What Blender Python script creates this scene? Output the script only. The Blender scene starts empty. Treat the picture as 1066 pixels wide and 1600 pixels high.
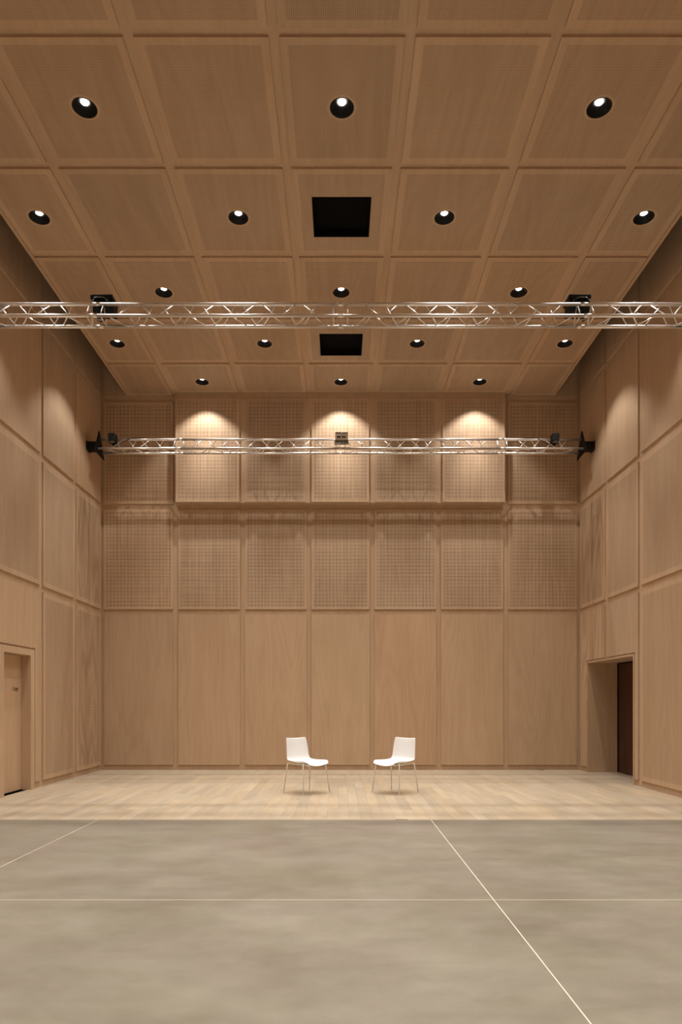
import bpy, bmesh, math, random
from mathutils import Matrix, Vector
random.seed(7)
S = bpy.context.scene
COL = S.collection
# ------------------------------------------------------------------ camera
cam_d = bpy.data.cameras.new('camera')
cam = bpy.data.objects.new('camera', cam_d); COL.objects.link(cam)
cam.location = (0, 0, 1.30); cam.rotation_euler = (math.pi/2, 0, 0)
cam_d.sensor_fit = 'VERTICAL'; cam_d.sensor_height = 36; cam_d.sensor_width = 24
cam_d.lens = 24.0; cam_d.shift_x = 0.00125; cam_d.shift_y = 0.1869
cam_d.clip_start = 0.05; cam_d.clip_end = 100
S.camera = cam
# ------------------------------------------------------------------ world, view, lamp levels
w = bpy.data.worlds.new('world'); S.world = w; w.use_nodes = True
w.node_tree.nodes['Background'].inputs[0].default_value = (0.02, 0.018, 0.015, 1)
w.node_tree.nodes['Background'].inputs[1].default_value = 0.2
vs = S.view_settings
vs.view_transform = 'Standard'; vs.look = 'None'; vs.gamma = 1.0; vs.use_curve_mapping = False
vs.exposure = 0.0
LAMP_W = 275.0                      # every ceiling downlight: main beam
SPILL_W = 122.0                      # and the weaker wide spill cut off by its reflector
SPILL_CONE = math.radians(98)
LAMP_COL = (1.0, 0.95, 0.885)
LAMP_CONE = math.radians(56)
# ------------------------------------------------------------------ room measures (metres)
XL, XR = -4.65, 4.68               # faces of the side wall panels
YB, YN = 13.34, -3.0               # face of the back wall panels, wall behind the camera
ZC = 7.31                          # underside of the ceiling panels
ZR = 8.35                          # roof above the hung ceiling
T = 0.024                          # panel thickness = depth of the joints
YW = 7.62                          # where concrete meets oak

# ================================================================== materials
def nodes(name):
    m = bpy.data.materials.new(name); m.use_nodes = True
    nt = m.node_tree
    return m, nt, nt.nodes['Principled BSDF']
def N(nt, t, **kw):
    n = nt.nodes.new(t)
    for k, v in kw.items(): setattr(n, k, v)
    return n
def mth(nt, op, a, b=None, c=None, clamp=False):
    n = nt.nodes.new('ShaderNodeMath'); n.operation = op; n.use_clamp = clamp
    for i, v in enumerate((a, b, c)):
        if v is None: continue
        if isinstance(v, (int, float)): n.inputs[i].default_value = v
        else: nt.links.new(v, n.inputs[i])
    return n.outputs[0]
def mixc(nt, f, a, b, mode='MIX'):
    n = nt.nodes.new('ShaderNodeMix'); n.data_type = 'RGBA'; n.blend_type = mode
    for i, v in ((0, f), (6, a), (7, b)):
        if isinstance(v, (int, float)): n.inputs[i].default_value = v
        elif isinstance(v, tuple): n.inputs[i].default_value = v if len(v) == 4 else (*v, 1)
        else: nt.links.new(v, n.inputs[i])
    return n.outputs[2]

def plain(name, col, rough=0.5, metal=0.0, emit=None, strength=0.0, spec=0.5):
    m, nt, b = nodes(name)
    b.inputs['Base Color'].default_value = (*col, 1); b.inputs['Roughness'].default_value = rough
    b.inputs['Metallic'].default_value = metal
    b.inputs['Specular IOR Level'].default_value = spec
    if emit:
        b.inputs['Emission Color'].default_value = (*emit, 1); b.inputs['Emission Strength'].default_value = strength
    return m

WOOD_A = (0.615, 0.446, 0.302)
WOOD_B = (0.505, 0.350, 0.224)
def veneer(name, perf=None, figure=0.35, axis='y', a=WOOD_A, b_=WOOD_B, rough=0.55):
    """birch veneer; perf = None | 'fine' | 'woven' : round drilled holes on a square grid"""
    m, nt, bs = nodes(name)
    L = nt.links.new
    tc = N(nt, 'ShaderNodeTexCoord'); oi = N(nt, 'ShaderNodeObjectInfo')
    off = N(nt, 'ShaderNodeVectorMath', operation='SCALE'); off.inputs[0].default_value = (37.0, 91.0, 53.0)
    L(oi.outputs['Random'], off.inputs['Scale'])
    add = N(nt, 'ShaderNodeVectorMath', operation='ADD'); L(tc.outputs['Object'], add.inputs[0]); L(off.outputs[0], add.inputs[1])
    def noise(sx, sy, sz, det=4, rough_=.6):
        mp = N(nt, 'ShaderNodeMapping'); mp.inputs['Scale'].default_value = (sx, sy, sz) if axis == 'y' else (sx, sz, sy); L(add.outputs[0], mp.inputs[0])
        n = N(nt, 'ShaderNodeTexNoise'); n.inputs['Scale'].default_value = 1.0
        n.inputs['Detail'].default_value = det; n.inputs['Roughness'].default_value = rough_
        L(mp.outputs[0], n.inputs[0]); return n.outputs[0]
    fine = noise(55, 2.2, 55)
    broad = noise(5.0, .55, 5.0, 3)
    # cathedral figure: contour lines of a stretched noise
    c0 = noise(2.2, .28, 2.2, 1, .4)
    cath = mth(nt, 'SINE', mth(nt, 'MULTIPLY', c0, 70.0))
    cath = mth(nt, 'MULTIPLY_ADD', cath, .5, .5)
    f = mth(nt, 'MULTIPLY', fine, .45)
    f = mth(nt, 'ADD', f, mth(nt, 'MULTIPLY', broad, .65))
    f = mth(nt, 'ADD', f, mth(nt, 'MULTIPLY', cath, figure * .35))
    f = mth(nt, 'SUBTRACT', f, .30 + figure * .17)
    f = mth(nt, 'MULTIPLY', f, 1.9, clamp=True)
    col = mixc(nt, f, a, b_)
    col = mixc(nt, 1.0, col, oi.outputs['Color'], 'MULTIPLY')
    if perf:
        sp = N(nt, 'ShaderNodeSeparateXYZ'); L(tc.outputs['Object'], sp.inputs[0])
        P = 0.0155
        def cell(o): return mth(nt, 'SUBTRACT', mth(nt, 'FRACT', mth(nt, 'DIVIDE', o, P)), .5)
        cx, cy = cell(sp.outputs[0]), cell(sp.outputs[1])
        d = mth(nt, 'SQRT', mth(nt, 'ADD', mth(nt, 'MULTIPLY', cx, cx), mth(nt, 'MULTIPLY', cy, cy)))
        if perf == 'fine':
            rad = .235
        else:   # rows of holes drilled in alternating sizes, giving the woven look of the back wall
            n2 = noise(3.0, .6, 1, 2); n3 = noise(.6, 3.0, 1, 2)
            sx = mth(nt, 'MULTIPLY_ADD', mth(nt, 'SINE', mth(nt, 'MULTIPLY_ADD', sp.outputs[0], 2*math.pi/.069, mth(nt, 'MULTIPLY', n2, 3.0))), .5, .5)
            sy = mth(nt, 'MULTIPLY_ADD', mth(nt, 'SINE', mth(nt, 'MULTIPLY_ADD', sp.outputs[1], 2*math.pi/.069, mth(nt, 'MULTIPLY', n3, 3.0))), .5, .5)
            s1 = noise(40, .8, 1, 2); s2 = noise(.8, 40, 1, 2)
            r = mth(nt, 'MULTIPLY_ADD', sx, .12, .12)
            r = mth(nt, 'MULTIPLY_ADD', sy, .12, r)
            r = mth(nt, 'MULTIPLY_ADD', mth(nt, 'SUBTRACT', s1, .5), .22, r)
            rad = mth(nt, 'MULTIPLY_ADD', mth(nt, 'SUBTRACT', s2, .5), .22, r)
        hole = mth(nt, 'MULTIPLY', mth(nt, 'SUBTRACT', mth(nt, 'ADD', rad, .03) if perf != 'fine' else .275, d), 16.0, clamp=True)
        col = mixc(nt, hole, col, (.075, .038, .018) if perf != 'fine' else (.045, .022, .010))
    L(col, bs.inputs['Base Color'])
    bs.inputs['Roughness'].default_value = rough
    bs.inputs['Specular IOR Level'].default_value = .35
    return m

M = {}
M['veneer'] = veneer('birch_veneer')
M['veneer_up'] = veneer('birch_veneer_upright', axis='z')
M['veneer_fig'] = veneer('birch_veneer_figured', figure=1.7)
M['perf'] = veneer('perforated_veneer', 'fine')
M['perf_fig'] = veneer('perforated_veneer_figured', 'fine', figure=1.7)
M['woven'] = veneer('perforated_veneer_woven', 'woven')
M['plank'] = veneer('oak_plank', a=(.50, .42, .31), b_=(.40, .322, .228), rough=.42, figure=.3)
M['black'] = plain('black_powder_coat', (.0045, .0045, .0045), .55, spec=.25)
M['black_gloss'] = plain('black_reflector', (.004, .004, .004), .45, spec=.15)
M['void'] = plain('black_void', (.004, .003, .003), .9, spec=.1)
M['alu'] = plain('aluminium_tube', (.90, .89, .87), .33, .8)
M['white_shell'] = plain('white_plastic', (.86, .86, .855), .42)
M['white_metal'] = plain('white_lacquered_steel', (.80, .76, .69), .35)
M['white_box'] = plain('white_enclosure', (.93, .92, .90), .4)
M['lamp'] = plain('lamp_glow', (1, 1, 1), .5, emit=(1, .93, .84), strength=9)
M['seal'] = plain('pale_joint_filler', (.72, .64, .50), .6)
M['dark_wood'] = veneer('dark_stained_veneer', a=(.075, .026, .013), b_=(.050, .018, .009), rough=.4, axis='z')
M['ink'] = plain('dark_lettering', (.06, .035, .02), .6)
M['grey'] = plain('grey_metal', (.25, .25, .25), .4, .7)

def concrete():
    m, nt, b = nodes('polished_concrete'); L = nt.links.new
    g = N(nt, 'ShaderNodeNewGeometry')
    def noise(s, sc, det=5, r=.6):
        mp = N(nt, 'ShaderNodeMapping'); mp.inputs['Scale'].default_value = s; L(g.outputs['Position'], mp.inputs[0])
        n = N(nt, 'ShaderNodeTexNoise'); n.inputs['Scale'].default_value = sc; n.inputs['Detail'].default_value = det
        n.inputs['Roughness'].default_value = r; L(mp.outputs[0], n.inputs[0]); return n.outputs[0]
    a = noise((.8, 1.1, 1), 1.5, 8, .66); c = noise((1, 1, 1), .45, 3); d = noise((1, 1, 1), 70, 3)
    e = noise((.7, 1.3, 1), 7, 6, .7)
    f = mth(nt, 'ADD', mth(nt, 'MULTIPLY', a, 1.0), mth(nt, 'MULTIPLY', c, .75))
    f = mth(nt, 'ADD', f, mth(nt, 'MULTIPLY', d, .16)); f = mth(nt, 'ADD', f, mth(nt, 'MULTIPLY', e, .35))
    f = mth(nt, 'MULTIPLY', mth(nt, 'SUBTRACT', f, .82), 1.8, clamp=True)
    h = noise((.8, 1.2, 1), .9, 5, .6)
    h = mth(nt, 'MULTIPLY', mth(nt, 'SUBTRACT', h, .40), 5.0, clamp=True)
    dark = mixc(nt, h, (.162, .143, .102), (.160, .137, .106)); light = mixc(nt, h, (.262, .238, .187), (.264, .233, .195))
    col = mixc(nt, f, dark, light)
    L(col, b.inputs['Base Color'])
    r = mth(nt, 'MULTIPLY_ADD', a, .22, .28); L(r, b.inputs['Roughness'])
    b.inputs['Specular IOR Level'].default_value = .45
    return m
M['concrete'] = concrete()

# ================================================================== mesh helpers
def mesh_obj(name, me, parent=None, mat=None):
    o = bpy.data.objects.new(name, me); COL.objects.link(o)
    if parent: o.parent = parent
    if mat is not None:
        me.materials.append(mat)
    return o
def bm_obj(name, bm, mat=None, parent=None, smooth=False):
    me = bpy.data.meshes.new(name); bm.normal_update(); bm.to_mesh(me); bm.free()
    if smooth:
        for p in me.polygons: p.use_smooth = True
    return mesh_obj(name, me, parent, mat)
def box(bm, x0, x1, y0, y1, z0, z1):
    v = [bm.verts.new(p) for p in ((x0,y0,z0),(x1,y0,z0),(x1,y1,z0),(x0,y1,z0),(x0,y0,z1),(x1,y0,z1),(x1,y1,z1),(x0,y1,z1))]
    for f in ((0,3,2,1),(4,5,6,7),(0,1,5,4),(1,2,6,5),(2,3,7,6),(3,0,4,7)): bm.faces.new([v[i] for i in f])
def boxes(name, lst, mat, parent=None, bevel=0):
    bm = bmesh.new()
    for b in lst: box(bm, *b)
    if bevel: bmesh.ops.bevel(bm, geom=bm.edges[:], offset=bevel, segments=2, affect='EDGES', profile=.6)
    return bm_obj(name, bm, mat, parent)
def tube(bm, pts, r, seg=10, caps=True):
    pts = [Vector(p) for p in pts]; rings = []; up = None
    for i, p in enumerate(pts):
        if i == 0: d = pts[1] - p
        elif i == len(pts)-1: d = p - pts[-2]
        else: d = (pts[i+1]-p).normalized() + (p-pts[i-1]).normalized()
        d.normalize()
        if up is None: up = d.orthogonal().normalized()
        else: up = (up - d*up.dot(d)).normalized()
        s = d.cross(up)
        rings.append([bm.verts.new(p + (up*math.cos(2*math.pi*k/seg) + s*math.sin(2*math.pi*k/seg))*r) for k in range(seg)])
    for a, b in zip(rings, rings[1:]):
        for k in range(seg): bm.faces.new((a[k], a[(k+1)%seg], b[(k+1)%seg], b[k]))
    if caps: bm.faces.new(rings[0][::-1]); bm.faces.new(rings[-1])
def fillet(pts, r=.03, n=5):
    pts = [Vector(p) for p in pts]; out = [pts[0]]
    for a, b, c in zip(pts, pts[1:], pts[2:]):
        u, v = (a-b), (c-b); q = min(r, u.length*.45, v.length*.45)
        p0, p1 = b+u.normalized()*q, b+v.normalized()*q
        for i in range(n+1):
            t = i/n; out.append(p0*(1-t)**2 + b*2*t*(1-t) + p1*t*t)
    out.append(pts[-1]); return out
def tube_obj(name, pts, r, mat, parent=None, seg=10):
    bm = bmesh.new(); tube(bm, pts, r, seg); return bm_obj(name, bm, mat, parent, True)
def lathe(bm, prof, seg=40, cap_end=False):
    rings = [[bm.verts.new((r*math.cos(2*math.pi*k/seg), r*math.sin(2*math.pi*k/seg), z)) for k in range(seg)] for r, z in prof]
    for a, b in zip(rings, rings[1:]):
        for k in range(seg): bm.faces.new((a[k], a[(k+1)%seg], b[(k+1)%seg], b[k]))
    if cap_end: bm.faces.new(rings[-1])
def thing(name, label, cat, loc=(0,0,0), group=None, rz=0):
    o = bpy.data.objects.new(name, None); COL.objects.link(o); o.location = loc; o.rotation_euler = (0,0,rz)
    o.empty_display_size = .1
    o['label'] = label; o['category'] = cat
    if group: o['group'] = group
    return o
def tag(o, label, cat, group=None):
    o['label'] = label; o['category'] = cat
    if group: o['group'] = group
    return o
def struct(o, label, cat):
    o['kind'] = 'structure'; o['label'] = label; o['category'] = cat; return o

# ------- flat panels: local x,y in the plane, z = towards the room
def rect(u0, u1, v0, v1): return [(u0,v0),(u1,v0),(u1,v1),(u0,v1)]
def circ(cu, cv, r, n=36): return [(cu+r*math.cos(2*math.pi*k/n), cv+r*math.sin(2*math.pi*k/n)) for k in range(n)]
_cache = {}
def panel_mesh(outer, perf=None, holes=(), mats=()):
    """outer polygon, perf = (rect, hole loops in the perforated field), holes = loops cut right through"""
    key = repr((outer, perf, holes, [m.name for m in mats]))
    if key in _cache: return _cache[key]
    bm = bmesh.new()
    def loop(pts, z): 
        vs_ = [bm.verts.new((x, y, z)) for x, y in pts]
        return vs_, [bm.edges.new((vs_[i], vs_[(i+1) % len(vs_)])) for i in range(len(vs_))]
    def fill(edges, mi):
        r = bmesh.ops.triangle_fill(bm, edges=edges, use_beauty=True, normal=(0,0,1))
        for f in r['geom']:
            if isinstance(f, bmesh.types.BMFace): f.material_index = mi
    c = .0015
    # outline slightly eased at the arris
    ov, oe = loop(outer, T)
    hv = [loop(h, T) for h in holes]
    if perf:
        pr, ph = perf
        pv, pe = loop(pr, T); phl = [loop(h, T) for h in ph]
        if ph and holes:      # plain ring round a lamp, holes inside ph
            fill(oe + pe, 0)
            fill(pe + [e for _, es in phl for e in es], 1)
            for (a, ea), (b, eb) in zip(phl, hv): fill(ea + eb, 0)
        else:
            fill(oe + pe, 0)
            fill(pe + [e for _, es in hv for e in es], 1)
    else:
        fill(oe + [e for _, es in hv for e in es], 0)
    for vs_, _ in [(ov, oe)] + hv:
        lo = [bm.verts.new((v.co.x, v.co.y, 0)) for v in vs_]
        for i in range(len(vs_)):
            j = (i+1) % len(vs_)
            bm.faces.new((vs_[i], vs_[j], lo[j], lo[i]))
    bmesh.ops.recalc_face_normals(bm, faces=bm.faces[:])
    # make sure the front looks at the room
    s = sum(f.normal.z*f.calc_area() for f in bm.faces)
    if s < 0: bmesh.ops.reverse_faces(bm, faces=bm.faces[:])
    me = bpy.data.meshes.new('panel'); bm.to_mesh(me); bm.free()
    for m in mats: me.materials.append(m)
    _cache[key] = me
    return me
def frame_mat(u, v, w_, loc):
    m = Matrix((u, v, w_)).transposed().to_4x4(); m.translation = loc; return m
X_, Y_, Z_ = Vector((1,0,0)), Vector((0,1,0)), Vector((0,0,1))
F_BACK = (X_, Z_, -Y_); F_LEFT = (Y_, Z_, X_); F_RIGHT = (-Y_, Z_, -X_); F_NEAR = (-X_, Z_, Y_); F_CEIL = (X_, -Y_, -Z_)
def tint():
    k = random.uniform(.95, 1.04); r = random.uniform(-.02, .02)
    return (k*(1+r), k, k*(1-r), 1)
def add_panel(name, fr, loc, me, parent, col=None):
    o = bpy.data.objects.new(name, me); COL.objects.link(o); o.parent = parent
    o.matrix_basis = frame_mat(*fr, loc); o.color = col or tint(); return o
def simple_panel(fr, parent, cu, cv, wd, ht, locf, kind=None, col=None, border=.10, name=None, fig=False):
    me_o = rect(-wd/2, wd/2, -ht/2, ht/2)
    base = M['veneer_fig'] if fig else M['veneer']
    if kind:
        pf = M[kind + ('_fig' if fig and kind == 'perf' else '')]
        me = panel_mesh(me_o, (rect(-wd/2+border, wd/2-border, -ht/2+border, ht/2-border), ()), (), (M['veneer'], pf))
    else:
        me = panel_mesh(me_o, None, (), (base,))
    return add_panel(name or ('perforated_panel' if kind else 'veneer_panel'), fr, locf(cu, cv), me, parent, col)

# ================================================================== SETTING
# ---- floor
floor = struct(boxes('floor', [(-4.75, 5.4, YN-.1, YB+.1, -.20, -.030)], M['concrete']), 'polished grey concrete and pale oak floor', 'floor')
xs = [-4.70, -2.70, 1.02, 4.72]; ys = [YN, -1.68, 1.42, 4.52, YW-.004]; g = .0035
for i in range(3):
    for j in range(4):
        boxes('concrete_slab', [(xs[i]+(g if i else 0), xs[i+1]-(g if i < 2 else 0), ys[j]+(g if j else 0), ys[j+1]-(g if j < 3 else 0), -.031, 0)], M['concrete'], floor)
for x in xs[1:3]:
    boxes('joint_filler', [(x-g, x+g, YN, YW-.004, -.031, -.0008)], M['seal'], floor)
for y in ys[1:4]:
    boxes('joint_filler', [(xs[0], xs[3], y-g*1.5, y+g*1.5, -.031, -.0005)], M['seal'], floor)
boxes('edge_strip', [(-4.70, 4.72, YW-.004, YW+.006, -.031, .0005)], M['grey'], floor)
planks = []
pw = .130; n = int(round((5.28+4.70)/pw)); xx = -4.70
for i in range(n):
    y = YW+.006 - random.uniform(0, .9)
    x0, x1 = xx, xx+pw; xx += pw
    yend = YB+.03
    while y < yend:
        ln = random.choice((.7, .9, 1.1, 1.35)); a, b = max(y, YW+.006), min(y+ln, yend); y += ln
        if b-a < .08: continue
        if x0 > 4.70 and (b < 10.7 or a > 13.0): continue
        planks.append((x0, x1, a, b))
def show(p):     # size on the picture
    yc = (p[2]+p[3])/2; return (p[1]-p[0])*(p[3]-p[2])/yc**3 * (1 if abs((p[0]+p[1])/2) < yc*.5 else .01)
planks.sort(key=show, reverse=True)
def plank_col():
    k = random.choice((.90, .95, 1.0, 1.0, 1.04, 1.07)); r = random.uniform(-.02, .03); return (k*(1+r), k, k*(1-r*1.5), 1)
for p in planks[:298]:
    o = boxes('plank', [(-(p[1]-p[0])/2+.0006, (p[1]-p[0])/2-.0006, -(p[3]-p[2])/2+.0006, (p[3]-p[2])/2-.0006, -.03, 0)], M['plank'], floor)
    o.location = ((p[0]+p[1])/2, (p[2]+p[3])/2, 0); o.color = plank_col()
o = boxes('planks', [(p[0]+.0006, p[1]-.0006, p[2]+.0006, p[3]-.0006, -.03, 0) for p in planks[298:]], M['plank'], floor)
o['kind'] = 'stuff'

# ---- wall rows (heights) shared by all walls
ROWS = [(.10, 3.04), (3.14, 5.09), (5.20, 7.19), (7.29, 8.34)]
# ---- back wall
wb = struct(boxes('wall_back', [(XL-.3, XR+.9, YB+T, YB+T+.2, 0, ZR)], M['veneer_up']), 'back wall of birch veneer panels in seven columns', 'wall')
wb.color = (.97, .97, .97, 1)
BC = [(-4.61,-3.26),(-3.157,-1.95),(-1.85,-.646),(-.5525,.585),(.68,1.8875),(1.98,3.196),(3.29,4.6375)]
bl = lambda u, v: Vector((u, YB+T, v))
btint = [(.93,.93,.92,1),(1.0,.985,.97,1),(.99,.97,.95,1),(1.0,1.0,.97,1),(.99,.93,.89,1),(1.0,.985,.96,1),(.95,.95,.92,1)]
for ci, (a, b) in enumerate(BC):
    simple_panel(F_BACK, wb, (a+b)/2, (ROWS[0][0]+ROWS[0][1])/2, b-a, ROWS[0][1]-ROWS[0][0], bl, None, btint[ci])
    z0, z1 = ROWS[1]
    simple_panel(F_BACK, wb, (a+b)/2, (z0+z1)/2, b-a, z1-z0, bl, 'woven', border=.045)
    if ci in (0, 6):
        z0, z1 = ROWS[2]
        simple_panel(F_BACK, wb, (a+b)/2, (z0+z1)/2, b-a, z1-z0, bl, 'woven', border=.045)
        z0, z1 = ROWS[3]
        simple_panel(F_BACK, wb, (a+b)/2, (z0+z1)/2, b-a, z1-z0, bl)
# bulkhead: shallow box standing proud of the wall, five panels
YF = YB-.14
bulk = boxes('bulkhead', [(-3.185, 3.205, YF+T, YB+T, 5.185, ZC+.02)], M['veneer_up'], wb)
KC = [(-3.175,-1.943),(-1.83,-.656),(-.545,.569),(.68,1.88),(1.99,3.195)]
for a, b in KC:
    simple_panel(F_BACK, bulk, (a+b)/2, (5.195+7.20)/2, b-a, 7.20-5.195, lambda u, v: Vector((u, YF+T, v)), 'woven', border=.05)

# ---- side walls
COLS = [(12.06, 13.28), (10.71, 11.96), (9.26, 10.61), (7.78, 9.16), (6.28, 7.68), (4.78, 6.18), (3.28, 4.68), (1.78, 3.18), (.28, 1.68), (-1.22, .18), (-2.92, -1.32)]
D1 = (9.45, 10.27, 2.02)           # left door opening: y0, y1, head
D2 = (10.89, 12.88, 2.06)          # right doorway niche
LW = XL - T                        # plane of the left battens
wl = struct(boxes('wall_left', [(LW-.25, LW, YN, D1[0]-.10, 0, ZR), (LW-.25, LW, D1[1]+.10, YB+T, 0, ZR), (LW-.25, LW, D1[0]-.10, D1[1]+.10, D1[2]+.08, ZR)], M['veneer_up']),
            'left wall of birch veneer and perforated panels', 'wall')
RW = XR + T
wr = struct(boxes('wall_right', [(RW, RW+.25, YN, D2[0]-.034, 0, ZR), (RW, RW+.25, D2[1]+.034, YB+T, 0, ZR), (RW, RW+.25, D2[0]-.034, D2[1]+.034, D2[2]+.029, ZR)], M['veneer_up']),
            'right wall of birch veneer and perforated panels', 'wall')
ll = lambda u, v: Vector((LW, u, v)); rl = lambda u, v: Vector((RW, -u, v))
for side, fr, parent, loc, sg in (('L', F_LEFT, wl, ll, 1), ('R', F_RIGHT, wr, rl, -1)):
    for ci, (a, b) in enumerate(COLS):
        for ri, (z0, z1) in enumerate(ROWS):
            cu, cv = sg*(a+b)/2, (z0+z1)/2
            kind = None
            if ri == 1: kind = 'perf'
            if ri == 0:
                if side == 'L': kind = 'perf' if ci != 2 else None
                else: kind = 'perf' if ci >= 2 else None
            if ri == 0 and side == 'L' and ci == 2:
                # plain panel cut round the door frame
                y0, y1, h = D1[0]-.15, D1[1]+.15, D1[2]+.12
                pts = [(y1, z0), (b, z0), (b, z1), (a, z1), (a, h), (y1, h)]
                pts = [(p-cu, q-cv) for p, q in pts]
                add_panel('veneer_panel', fr, loc(cu, cv), panel_mesh(pts, None, (), (M['veneer'],)), parent)
                continue
            if ri == 0 and side == 'R' and ci in (0, 1):
                y0, y1, h = D2[0]-.06, D2[1]+.06, D2[2]+.05
                if ci == 0: pts = [(y1, z0), (b, z0), (b, z1), (a, z1), (a, h), (y1, h)]
                else: pts = [(a, z0), (y0, z0), (y0, h), (b, h), (b, z1), (a, z1)]
                pts = [(-p-cu, q-cv) for p, q in pts]
                add_panel('veneer_panel', fr, loc(cu, cv), panel_mesh(pts, None, (), (M['veneer_fig' if ci == 0 else 'veneer'],)), parent)
                continue
            simple_panel(fr, parent, cu, cv, b-a, z1-z0, loc, kind, border=.07, fig=(ci == 0 and ri < 2))
# ---- wall behind the camera (plain veneer panels)
wn = struct(boxes('wall_near', [(XL-.3, XR+.3, YN-.2, YN, 0, ZR)], M['veneer_up']), 'wall behind the camera, veneer panels', 'wall')
for a, b in BC:
    for z0, z1 in ROWS:
        simple_panel(F_NEAR, wn, -(a+b)/2, (z0+z1)/2, b-a, z1-z0, lambda u, v: Vector((-u, YN, v)), 'perf' if z0 == 3.14 else None, border=.05)

# ---- hung ceiling: grid of battens + panels
CJ = [-3.213, -1.913, -.595, .639, 1.956, 3.27]           # batten centres
CE = (-4.17, 4.21)                                         # free edges of the ceiling
CC = [(-4.115, -3.263), (-3.163, -1.963), (-1.863, -.645), (-.545, .589), (.689, 1.906), (2.006, 3.22), (3.32, 4.155)]
RJ = [12.10, 10.68, 9.21, 7.68, 6.16, 4.66, 3.16, 1.66, .16, -1.34]   # far side of every cross joint
CR = [(12.10, YB-.145), (10.68, 12.02), (9.21, 10.60), (7.68, 9.13), (6.16, 7.60), (4.66, 6.08), (3.16, 4.58), (1.66, 3.08), (.16, 1.58), (-1.34, .08), (-2.95, -1.42)]
zb = ZC + T
lst = [(c-.09, c+.09, YN, YB, zb, zb+.03) for c in CJ]
lst += [(CE[0], CE[0]+.09, YN, YB, zb-T, zb+.03), (CE[1]-.09, CE[1], YN, YB, zb-T, zb+.03)]
lst[-2] = (CE[0], -4.125, YN, YB, zb-T+.004, zb+.03); lst[-1] = (4.165, CE[1], YN, YB, zb-T+.004, zb+.03)
lst += [(CE[0]+.02, CE[0]+.12, YN, YB, zb, zb+.025), (CE[1]-.12, CE[1]-.02, YN, YB, zb, zb+.025)]
lst += [(CE[0]+.02, CE[1]-.02, r-.11, r+.03, zb+.0005, zb+.028) for r in RJ]
lst += [(CE[0], CE[1], YB-.20, YB, zb+.001, zb+.03)]
ceil = struct(boxes('ceiling', lst, M['veneer']), 'hung ceiling of perforated veneer panels between recessed battens', 'ceiling')
struct(boxes('roof_slab', [(XL-.3, XR+.9, YN-.2, YB+.25, ZR, ZR+.2)], M['veneer']), 'roof above the hung ceiling', 'roof')
LROW = [(12.77, 'A'), (11.41, 'B'), (9.99, 'A'), (8.45, 'B'), (6.89, 'A'), (5.37, 'B'), (3.87, 'A'), (2.37, 'B'), (.87, 'A'), (-.63, 'B'), (-2.15, 'A')]
LX = {'A': {1: -2.575, 3: .022, 5: 2.62}, 'B': {0: -3.72, 2: -1.255, 4: 1.295, 6: 3.765}}
HATCH = {(3, 3): 8.45, (1, 3): 11.45}
lights = []
for ri, (y0, y1) in enumerate(CR):
    ly, kind = LROW[ri]
    for ci, (x0, x1) in enumerate(CC):
        yb = y1
        if ri == 0 and ci in (0, 6): yb = YB-.02
        cx, cy = (x0+x1)/2, (y0+yb)/2
        wd, ht = x1-x0, yb-y0; bd = .075
        o = rect(-wd/2, wd/2, -ht/2, ht/2)
        pr = rect(-wd/2+bd, wd/2-bd, -ht/2+bd, ht/2-bd)
        u0 = v0 = None
        if ci in LX[kind]:
            u0, v0 = LX[kind][ci]-cx, -(ly-cy)
            me = panel_mesh(o, (pr, (circ(u0, v0, .150),)), (circ(u0, v0, .119),), (M['veneer'], M['perf']))
            lights.append((LX[kind][ci], ly, ri, ci))
        elif (ri, ci) in HATCH:
            v0 = -(HATCH[(ri, ci)]-cy)
            me = panel_mesh(o, (pr, ()), (rect(-.355, .355, v0-.35, v0+.35),), (M['veneer'], M['perf']))
        else:
            me = panel_mesh(o, (pr, ()), (), (M['veneer'], M['perf']))
        add_panel('perforated_panel', F_CEIL, Vector((cx, cy, zb)), me, ceil)

# ---- black square openings in the ceiling
for (ri, ci), y in HATCH.items():
    t = thing('ceiling_hatch', 'black square opening in the ceiling, ' + ('the nearer, larger looking one' if ri == 3 else 'the farther one, just under the near truss'),
              'ceiling hatch', (.022, y, ZC), 'black square ceiling openings')
    boxes('frame', [(-.355, -.343, -.35, .35, 0, .10), (.343, .355, -.35, .35, 0, .10), (-.343, .343, -.35, -.338, 0, .10), (-.343, .343, .338, .35, 0, .10)], M['void'], t)
    boxes('back_plate', [(-.355, .355, -.35, .35, .10, .115)], M['void'], t)

# ---- downlights
rname = {0: 'row of three nearest the back wall', 1: 'row of four just beyond the near truss', 2: 'row of three before the near truss',
         3: 'row of four beside the large hatch', 4: 'foremost row of three', 5: 'first row out of view overhead', 6: 'second row out of view overhead',
         7: 'third row out of view overhead', 8: 'row right above the camera', 9: 'first row behind the camera', 10: 'last row behind the camera'}
cname3 = {1: 'left', 3: 'middle', 5: 'right'}
cname4 = {0: 'far left', 2: 'inner left', 4: 'inner right', 6: 'far right'}
protoD = None
spot_data = bpy.data.lights.new('downlight_beam', 'SPOT')
spot_data.energy = LAMP_W; spot_data.color = LAMP_COL; spot_data.spot_size = LAMP_CONE; spot_data.spot_blend = 1.0
spot_data.shadow_soft_size = .035
spill_data = bpy.data.lights.new('downlight_spill', 'SPOT')
spill_data.energy = SPILL_W; spill_data.color = LAMP_COL; spill_data.spot_size = SPILL_CONE; spill_data.spot_blend = .45
spill_data.shadow_soft_size = .03
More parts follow.
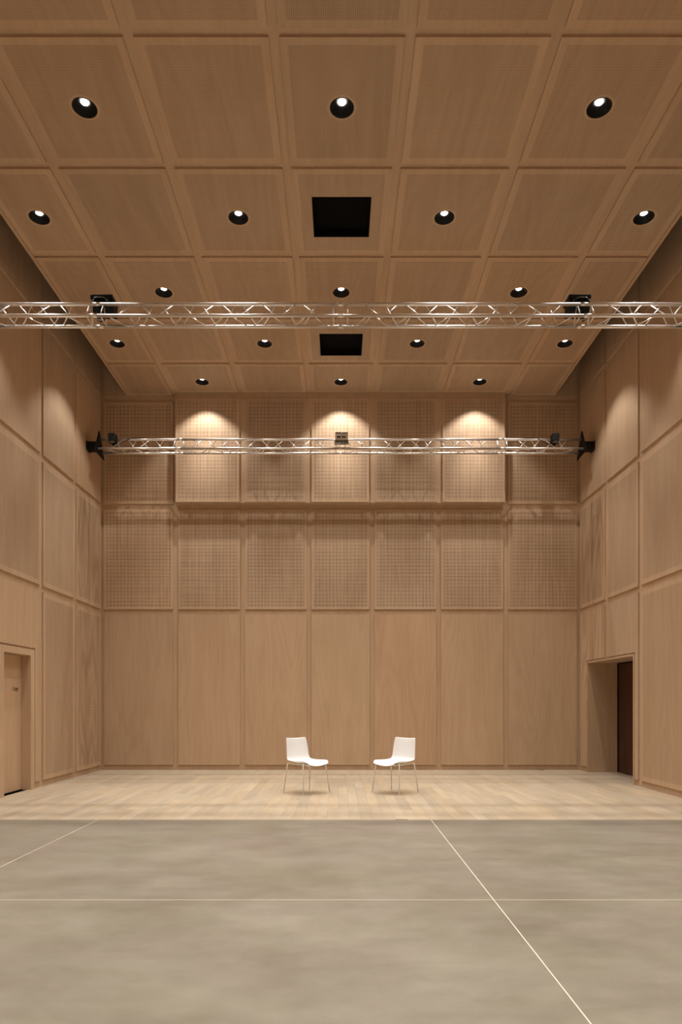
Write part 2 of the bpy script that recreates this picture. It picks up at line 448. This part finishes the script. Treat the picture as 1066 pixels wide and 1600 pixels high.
for x, y, ri, ci in lights:
    cn = (cname3 if ri % 2 == 0 else cname4)[ci]
    lab = f'round black downlight, {cn} in the {rname[ri]}'; grp = 'downlights, ' + rname[ri]
    t = thing('recessed_downlight', lab, 'ceiling light', (x, y, ZC), grp)
    if protoD is None:
        bm = bmesh.new(); lathe(bm, [(.119, .0), (.112, .004), (.090, .018), (.066, .034), (.048, .052), (.046, .060)])
        a = bm_obj('reflector', bm, M['black_gloss'], t, True)
        bm = bmesh.new(); lathe(bm, [(.1190, .012), (.1195, -.003), (.1225, -.003), (.1225, .0), ]); b = bm_obj('trim_ring', bm, M['black'], t, True)
        bm = bmesh.new(); lathe(bm, [(.042, .056), (.030, .052), (.012, .050)], cap_end=True); c = bm_obj('lamp', bm, M['lamp'], t, True)
        protoD = (a, b, c)
    else:
        for p in protoD:
            q = p.copy(); COL.objects.link(q); q.parent = t
    s = bpy.data.objects.new('lamp_beam', spot_data); COL.objects.link(s); s.parent = t; s.location = (0, 0, .036)
    s = bpy.data.objects.new('lamp_spill', spill_data); COL.objects.link(s); s.parent = t; s.location = (0, 0, .034)

# ---- left door with lettering
d1 = thing('door_1', 'pale wooden door marked Loge in the left wall', 'door', (0, 0, 0)); d1['kind'] = 'structure'
y0, y1, h = D1; fx = XL+.002
boxes('door_frame', [(LW-.13, fx, y1, y1+.125, 0, h+.0), (LW-.13, fx, y0-.125, y0, 0, h), (LW-.13, fx, y0-.125, y1+.125, h, h+.095)], M['veneer_up'], d1)
leaf = boxes('door_leaf', [(LW-.20, -4.79, y0+.004, y1-.004, .012, h-.006)], M['veneer_up'], d1)
leaf.color = (1.0, .96, .93, 1)
boxes('threshold', [(LW-.20, -4.785, y0, y1, -.01, .010)], M['void'], d1)
boxes('reveal_back', [(LW-.24, LW-.20, y0-.1, y1+.1, 0, h+.06)], M['void'], d1)
cu = bpy.data.curves.new('txt', 'FONT'); cu.body = 'Loge'; cu.size = .088; cu.extrude = .001; cu.align_x = 'CENTER'
to = bpy.data.objects.new('txt', cu); COL.objects.link(to)
bpy.context.view_layer.update()
me = bpy.data.meshes.new_from_object(to.evaluated_get(bpy.context.evaluated_depsgraph_get()))
bpy.data.objects.remove(to)
lt = mesh_obj('lettering', me, leaf, M['ink']); lt['label'] = 'small dark word Loge on the door leaf'
lt.matrix_basis = frame_mat(*F_LEFT, Vector((-4.788, 10.08, 1.492)))

# ---- right doorway niche
d2 = thing('door_2', 'deep wooden doorway niche with a dark brown door in the right wall', 'door', (0, 0, 0)); d2['kind'] = 'structure'
y0, y1, h = D2; bx = 5.25
boxes('jamb', [(XR-.001, bx+.06, y1, y1+.035, 0, h+.03)], M['veneer_up'], d2).color = (.9, .88, .86, 1)
boxes('jamb', [(XR-.001, bx+.06, y0-.035, y0, 0, h+.03)], M['veneer_up'], d2)
boxes('lintel', [(XR-.001, bx+.06, y0, y1, h, h+.03)], M['veneer_up'], d2)
boxes('door_frame', [(bx-.012, bx+.06, y1-.035, y1, .0, h), (bx-.012, bx+.06, y0, y0+.035, .0, h), (bx-.012, bx+.06, y0+.035, y1-.035, h-.03, h)], M['black'], d2)
lf = boxes('door_leaf', [(bx, bx+.045, y0+.035, y1-.035, .008, h-.03)], M['dark_wood'], d2); lf['label'] = 'dark brown door leaf'
boxes('threshold', [(bx-.03, bx+.06, y0, y1, -.02, .006)], M['grey'], d2)
boxes('leaf_handle', [(bx-.04, bx-.028, y0+.12, y0+.14, .95, 1.15), (bx-.04, bx, y0+.12, y0+.14, .97, .99), (bx-.04, bx, y0+.12, y0+.14, 1.11, 1.13)], M['black'], lf)

# ================================================================== trusses
_bm = {}
def brace_mesh(v, r):
    k = (tuple(round(c, 4) for c in v), r)
    if k not in _bm:
        bm = bmesh.new(); tube(bm, [(0,0,0), v], r, 7); me = bpy.data.meshes.new('brace'); bm.to_mesh(me); bm.free()
        for p in me.polygons: p.use_smooth = True
        me.materials.append(M['alu']); _bm[k] = me
    return _bm[k]
TH, TS = .208, .24
def truss(y, z, x0, x1, joints, label):
    t = thing('lighting_truss', label, 'truss', (0, y, z), 'aluminium lighting trusses')
    A, B, C_ = Vector((0, TS/2, TH)), Vector((0, 0, 0)), Vector((0, TS, 0))    # apex, near, far chord
    edges = [x0] + joints + [x1]
    for P in (A, B, C_):
        for a, b in zip(edges, edges[1:]):
            tube_obj('chord', [P+Vector((a+.004, 0, 0)), P+Vector((b-.004, 0, 0))], .0205, M['alu'], t, 14)
        for j in joints:
            tube_obj('coupler', [P+Vector((j-.045, 0, 0)), P+Vector((j+.045, 0, 0))], .0228, M['alu'], t, 14)
    def br(P, Q, a, b):
        p, q = P+Vector((a, 0, 0)), Q+Vector((b, 0, 0))
        d = (q-p).normalized(); p = p+d*.012; q = q-d*.012
        o = bpy.data.objects.new('brace', brace_mesh(q-p, .0072)); COL.objects.link(o); o.parent = t; o.location = p
    for si, (a, b) in enumerate(zip(edges, edges[1:])):
        left = (a+b)/2 < 0
        for f, (P, Q) in enumerate(((A, B), (A, C_), (B, C_))):
            # end ties
            if si > 0: br(P, Q, a+.085, a+.085)
            if si < len(edges)-2: br(P, Q, b-.085, b-.085)
            ph = (.5 if left else .25) if f == 0 else (.25 if left else .5) if f == 1 else .37
            ref = b if left else a
            sg = -1 if left else 1
            k = 0
            while True:
                c = ref + sg*(ph + .5*k); k += 1
                if c > b-.06 or c < a+.06: break
                for s in (-1, 1):
                    e = c+s*.25-s*.035
                    if a+.05 < e < b-.05 and a+.05 < c+s*.04 < b-.05: br(P, Q, c+s*.04, e)
    return t
truss(8.26, 5.99, XL+.22, XR-.22, [-2.985, .01, 3.0], 'bright aluminium triangular truss spanning the room near the camera, the larger one in view')
truss(12.48, 5.96, XL+.22, XR-.22, [-2.96, .01, 2.99], 'smaller looking aluminium triangular truss in front of the back wall panels')

def bracket(y, z, s, label):
    X = XL if s < 0 else XR
    t = thing('truss_bracket', label, 'wall bracket', (X, y, z), 'black truss wall brackets')
    d = -s
    # slim triangular end plate carrying the three chord ends
    pts = [(-.115, -.072), (TS/2-.012, .362), (TS/2+.012, .362), (.385, -.085)]
    bm = bmesh.new()
    xa, xb = d*.200, d*.216
    lo = [bm.verts.new((xa, p, q)) for p, q in pts]; hi = [bm.verts.new((xb, p, q)) for p, q in pts]
    bm.faces.new(lo); bm.faces.new(hi[::-1])
    for i in range(4): bm.faces.new((lo[i], lo[(i+1) % 4], hi[(i+1) % 4], hi[i]))
    bmesh.ops.recalc_face_normals(bm, faces=bm.faces[:]); bm_obj('end_plate', bm, M['black'], t)
    m = lambda a, b: (min(d*a, d*b), max(d*a, d*b))
    boxes('arm', [(*m(.012, .205), .045, .195, .0, .15)], M['black'], t, .004)
    boxes('wall_plate', [(*m(0, .014), .03, .21, -.012, .162)], M['black'], t, .002)
    boxes('hinge', [(*m(.13, .17), .035, .205, .02, .13)], M['black'], t, .004)
    for p, q in ((.037, .0), (.037, .15), (.202, .0), (.202, .15)):
        tube_obj('bolt', [(d*.014, p, q), (d*.024, p, q)], .009, M['grey'], t, 8)
bracket(12.48, 5.96, -1, 'black wall bracket holding the left end of the far truss')
bracket(12.48, 5.96, 1, 'black wall bracket holding the right end of the far truss')
bracket(8.26, 5.99, -1, 'black wall bracket holding the near truss, beyond the left edge of view')
bracket(8.26, 5.99, 1, 'black wall bracket holding the near truss, beyond the right edge of view')

# big black fixtures on the near truss
def fixture(x, label, sg):
    t = thing('stage_fixture', label, 'stage light', (x, 8.43, 6.20), 'black fixtures on the near truss')
    boxes('housing', [(-.125+.012*sg, .135+.012*sg, .03, .20, -.045, .115)], M['black'], t, .006)
    boxes('top_plate', [(-.14, .135, .02, .25, .115, .165)], M['black'], t, .005)
    boxes('clamp', [(-.02, .02, -.05, .035, -.045, .0)], M['black'], t, .003)
    tube_obj('wire', fillet([(-.09, .02, .10), (-.07, -.06, .05), (-.06, -.045, -.03), (.0, -.04, -.07), (.06, -.045, -.03), (.09, -.06, .05), (.10, .02, .10)], .05), .006, M['black'], t)
    tube_obj('safety_wire', fillet([(-.10, .0, .06), (-.06, -.055, .085), (.06, -.055, .085), (.10, .0, .06)], .04), .0035, M['grey'], t)
    tube_obj('cable', fillet([(-.03*sg, .05, -.04), (-.05*sg, .0, -.16), (.0, -.02, -.20), (.05, .0, -.17), (.06, .06, -.04)], .05), .008, M['black'], t)
fixture((159.5-531)/1067*8.48, 'black box shaped stage fixture on the left part of the near truss', 1)
fixture((906-531)/1067*8.48, 'black box shaped stage fixture on the right part of the near truss', -1)
xr = (888-531)/1067*8.4; xl = (822-531)/1067*8.4
cab = tube_obj('power_cable', [(xr+.02, 8.40, 6.222), ((xl+xr)/2, 8.40, 6.219), (xl, 8.39, 6.219)], .008, M['black'])
tag(cab, 'thin black cable along the top of the near truss beside its right fixture', 'cable')

# small black lamps on the far truss
def small_lamp(x, s, label):
    t = thing('small_spotlight', label, 'stage light', (x, 12.50, 6.08), 'small black spotlights on the far truss')
    boxes('housing', [(-.062, .062, -.10, .06, .0, .135)], M['black'], t, .01)
    bm = bmesh.new(); lathe(bm, [(.045, 0), (.050, .012), (.04, .016), (.0405, .004)], 20, True); o = bm_obj('lens_ring', bm, M['grey'], t, True)
    o.rotation_euler = (math.pi, 0, 0); o.location = (0, -.045, .002)
    tube_obj('yoke', fillet([(-.07, -.02, .06), (-.07, .0, -.03), (.07, .0, -.03), (.07, -.02, .06)], .02), .006, M['black'], t)
    boxes('clamp', [(-.02, .02, .0, .10, -.05, .02)], M['black'], t, .004)
    tube_obj('cable', fillet([(-s*.02, .03, .02), (-s*.05, -.05, -.04), (-s*.12, -.04, -.05), (-s*.20, .03, .03), (-s*.30, .10, .118), (-s*.55, .10, .116)], .05), .007, M['black'], t)
small_lamp((174.5-531)/1067*12.42, -1, 'small black spotlight clamped near the left end of the far truss')
small_lamp((869-531)/1067*12.42, 1, 'small black spotlight clamped near the right end of the far truss')

# white connection box in the middle of the far truss
t = thing('connection_box', 'white box with dark round sockets on the middle of the far truss', 'electrical box', ((534-531)/1067*12.42, 12.42, 6.09))
boxes('housing', [(-.118, .118, 0, .12, .0, .145)], M['white_box'], t, .006)
for a in (-.115, .012): boxes('slot', [(a, a+.103, -.004, .01, .125, .139)], M['black'], t)
for a in (-.068, -.034, .022, .060):
    o = tube_obj('socket', [(a, -.008, .055), (a, .02, .055)], .0155, M['black'], t, 16)
tube_obj('indicator', [(0, -.003, .095), (0, .01, .095)], .006, M['grey'], t, 8)
boxes('base_plate', [(-.128, .128, -.006, .126, -.04, .0)], M['grey'], t, .003)
for a in (-.085, -.04, .06): boxes('leg', [(a-.008, a+.008, .03, .05, -.108, -.04)], M['alu'], t)
tube_obj('cable', fillet([(.02, 0, -.03), (-.01, -.02, -.09), (.04, -.02, -.075), (.10, 0, -.03), (.16, .03, -.09)], .03), .005, M['black'], t)

# ================================================================== chairs
def chair(x, y, rz, label):
    t = thing('shell_chair', label, 'chair', (x, y, 0), 'white shell chairs facing each other', rz)
    # profile of the shell: x forward, z up  (front lip -> seat -> bend -> backrest)
    prof = [(.245, .402), (.234, .418), (.205, .428), (.15, .432), (.06, .430), (-.03, .430), (-.10, .436), (-.15, .448), (-.180, .466),
            (-.202, .495), (-.215, .535), (-.225, .60), (-.238, .68), (-.252, .75), (-.264, .792)]
    n = len(prof); W = 17; th = .009
    bm = bmesh.new(); rows = []
    for i, (px, pz) in enumerate(prof):
        a = prof[max(0, i-1)]; b = prof[min(n-1, i+1)]
        tx, tz = b[0]-a[0], b[1]-a[1]; l = math.hypot(tx, tz); nx, nz = -tz/l*-1, tx/l*-1     # towards the sitter
        s = i/(n-1)
        half = .225 if i < 8 else .225 - .030*((i-8)/(n-9))
        if i < 2: half -= .018*(2-i)
        if i == n-1: half -= .006
        cup = (.056 - .003*i) if i < 8 else .022 + .012*(i-8)/(n-9)
        up = []
        for k in range(W):
            u = -1+2*k/(W-1); q = cup*abs(u)**2
            fx = -.030*u*u if i < 4 else 0
            up.append((Vector((px+nx*q+fx*(1-i/4 if i < 4 else 0), u*half, pz+nz*q)), Vector((nx, 0, nz))))
        rows.append(up)
    top = [[bm.verts.new(p + nn*th/2) for p, nn in r] for r in rows]
    bot = [[bm.verts.new(p - nn*th/2) for p, nn in r] for r in rows]
    for i in range(n-1):
        for k in range(W-1):
            bm.faces.new((top[i][k], top[i][k+1], top[i+1][k+1], top[i+1][k]))
            bm.faces.new((bot[i][k], bot[i+1][k], bot[i+1][k+1], bot[i][k+1]))
    for i in range(n-1):
        bm.faces.new((top[i][0], top[i+1][0], bot[i+1][0], bot[i][0])); bm.faces.new((top[i][-1], bot[i][-1], bot[i+1][-1], top[i+1][-1]))
    for k in range(W-1):
        bm.faces.new((top[0][k], bot[0][k], bot[0][k+1], top[0][k+1])); bm.faces.new((top[-1][k], top[-1][k+1], bot[-1][k+1], bot[-1][k]))
    bmesh.ops.recalc_face_normals(bm, faces=bm.faces[:])
    sh = bm_obj('shell', bm, M['white_shell'], t, True)
    md = sh.modifiers.new('sub', 'SUBSURF'); md.levels = 1; md.render_levels = 2
    # carrier under the seat
    boxes('seat_carrier', [(-.12, .12, -.10, .10, .405, .424)], M['white_shell'], t, .006)
    for sx in (-.09, .09):
        for sy in (-.07, .07): tube_obj('mounting_pad', [(sx, sy, .396), (sx, sy, .410)], .011, M['white_metal'], t, 10)
    for sx in (-1, 1):
        for sy in (-1, 1):
            foot = (sx*.215 + (.004 if sx > 0 else 0), sy*.255, .006); kn = (sx*.165, sy*.215, .452 - .004)
            p = fillet([(sx*.06, sy*.05, .410), (sx*.12, sy*.15, .420), (sx*.165, sy*.218, .446), foot], .035, 6)
            lg = tube_obj('leg', p, .0086, M['white_metal'], t, 10)
            tube_obj('foot_cap', [(foot[0], foot[1], 0), (foot[0], foot[1], .012)], .0095, M['white_shell'], lg, 10)
    return t
chair(-.482, 9.915, math.radians(-45), 'white shell chair with thin pale legs, left of the two, turned to the right')
chair(.805, 9.915, math.radians(-135), 'white shell chair with thin pale legs, right of the two, turned to the left')
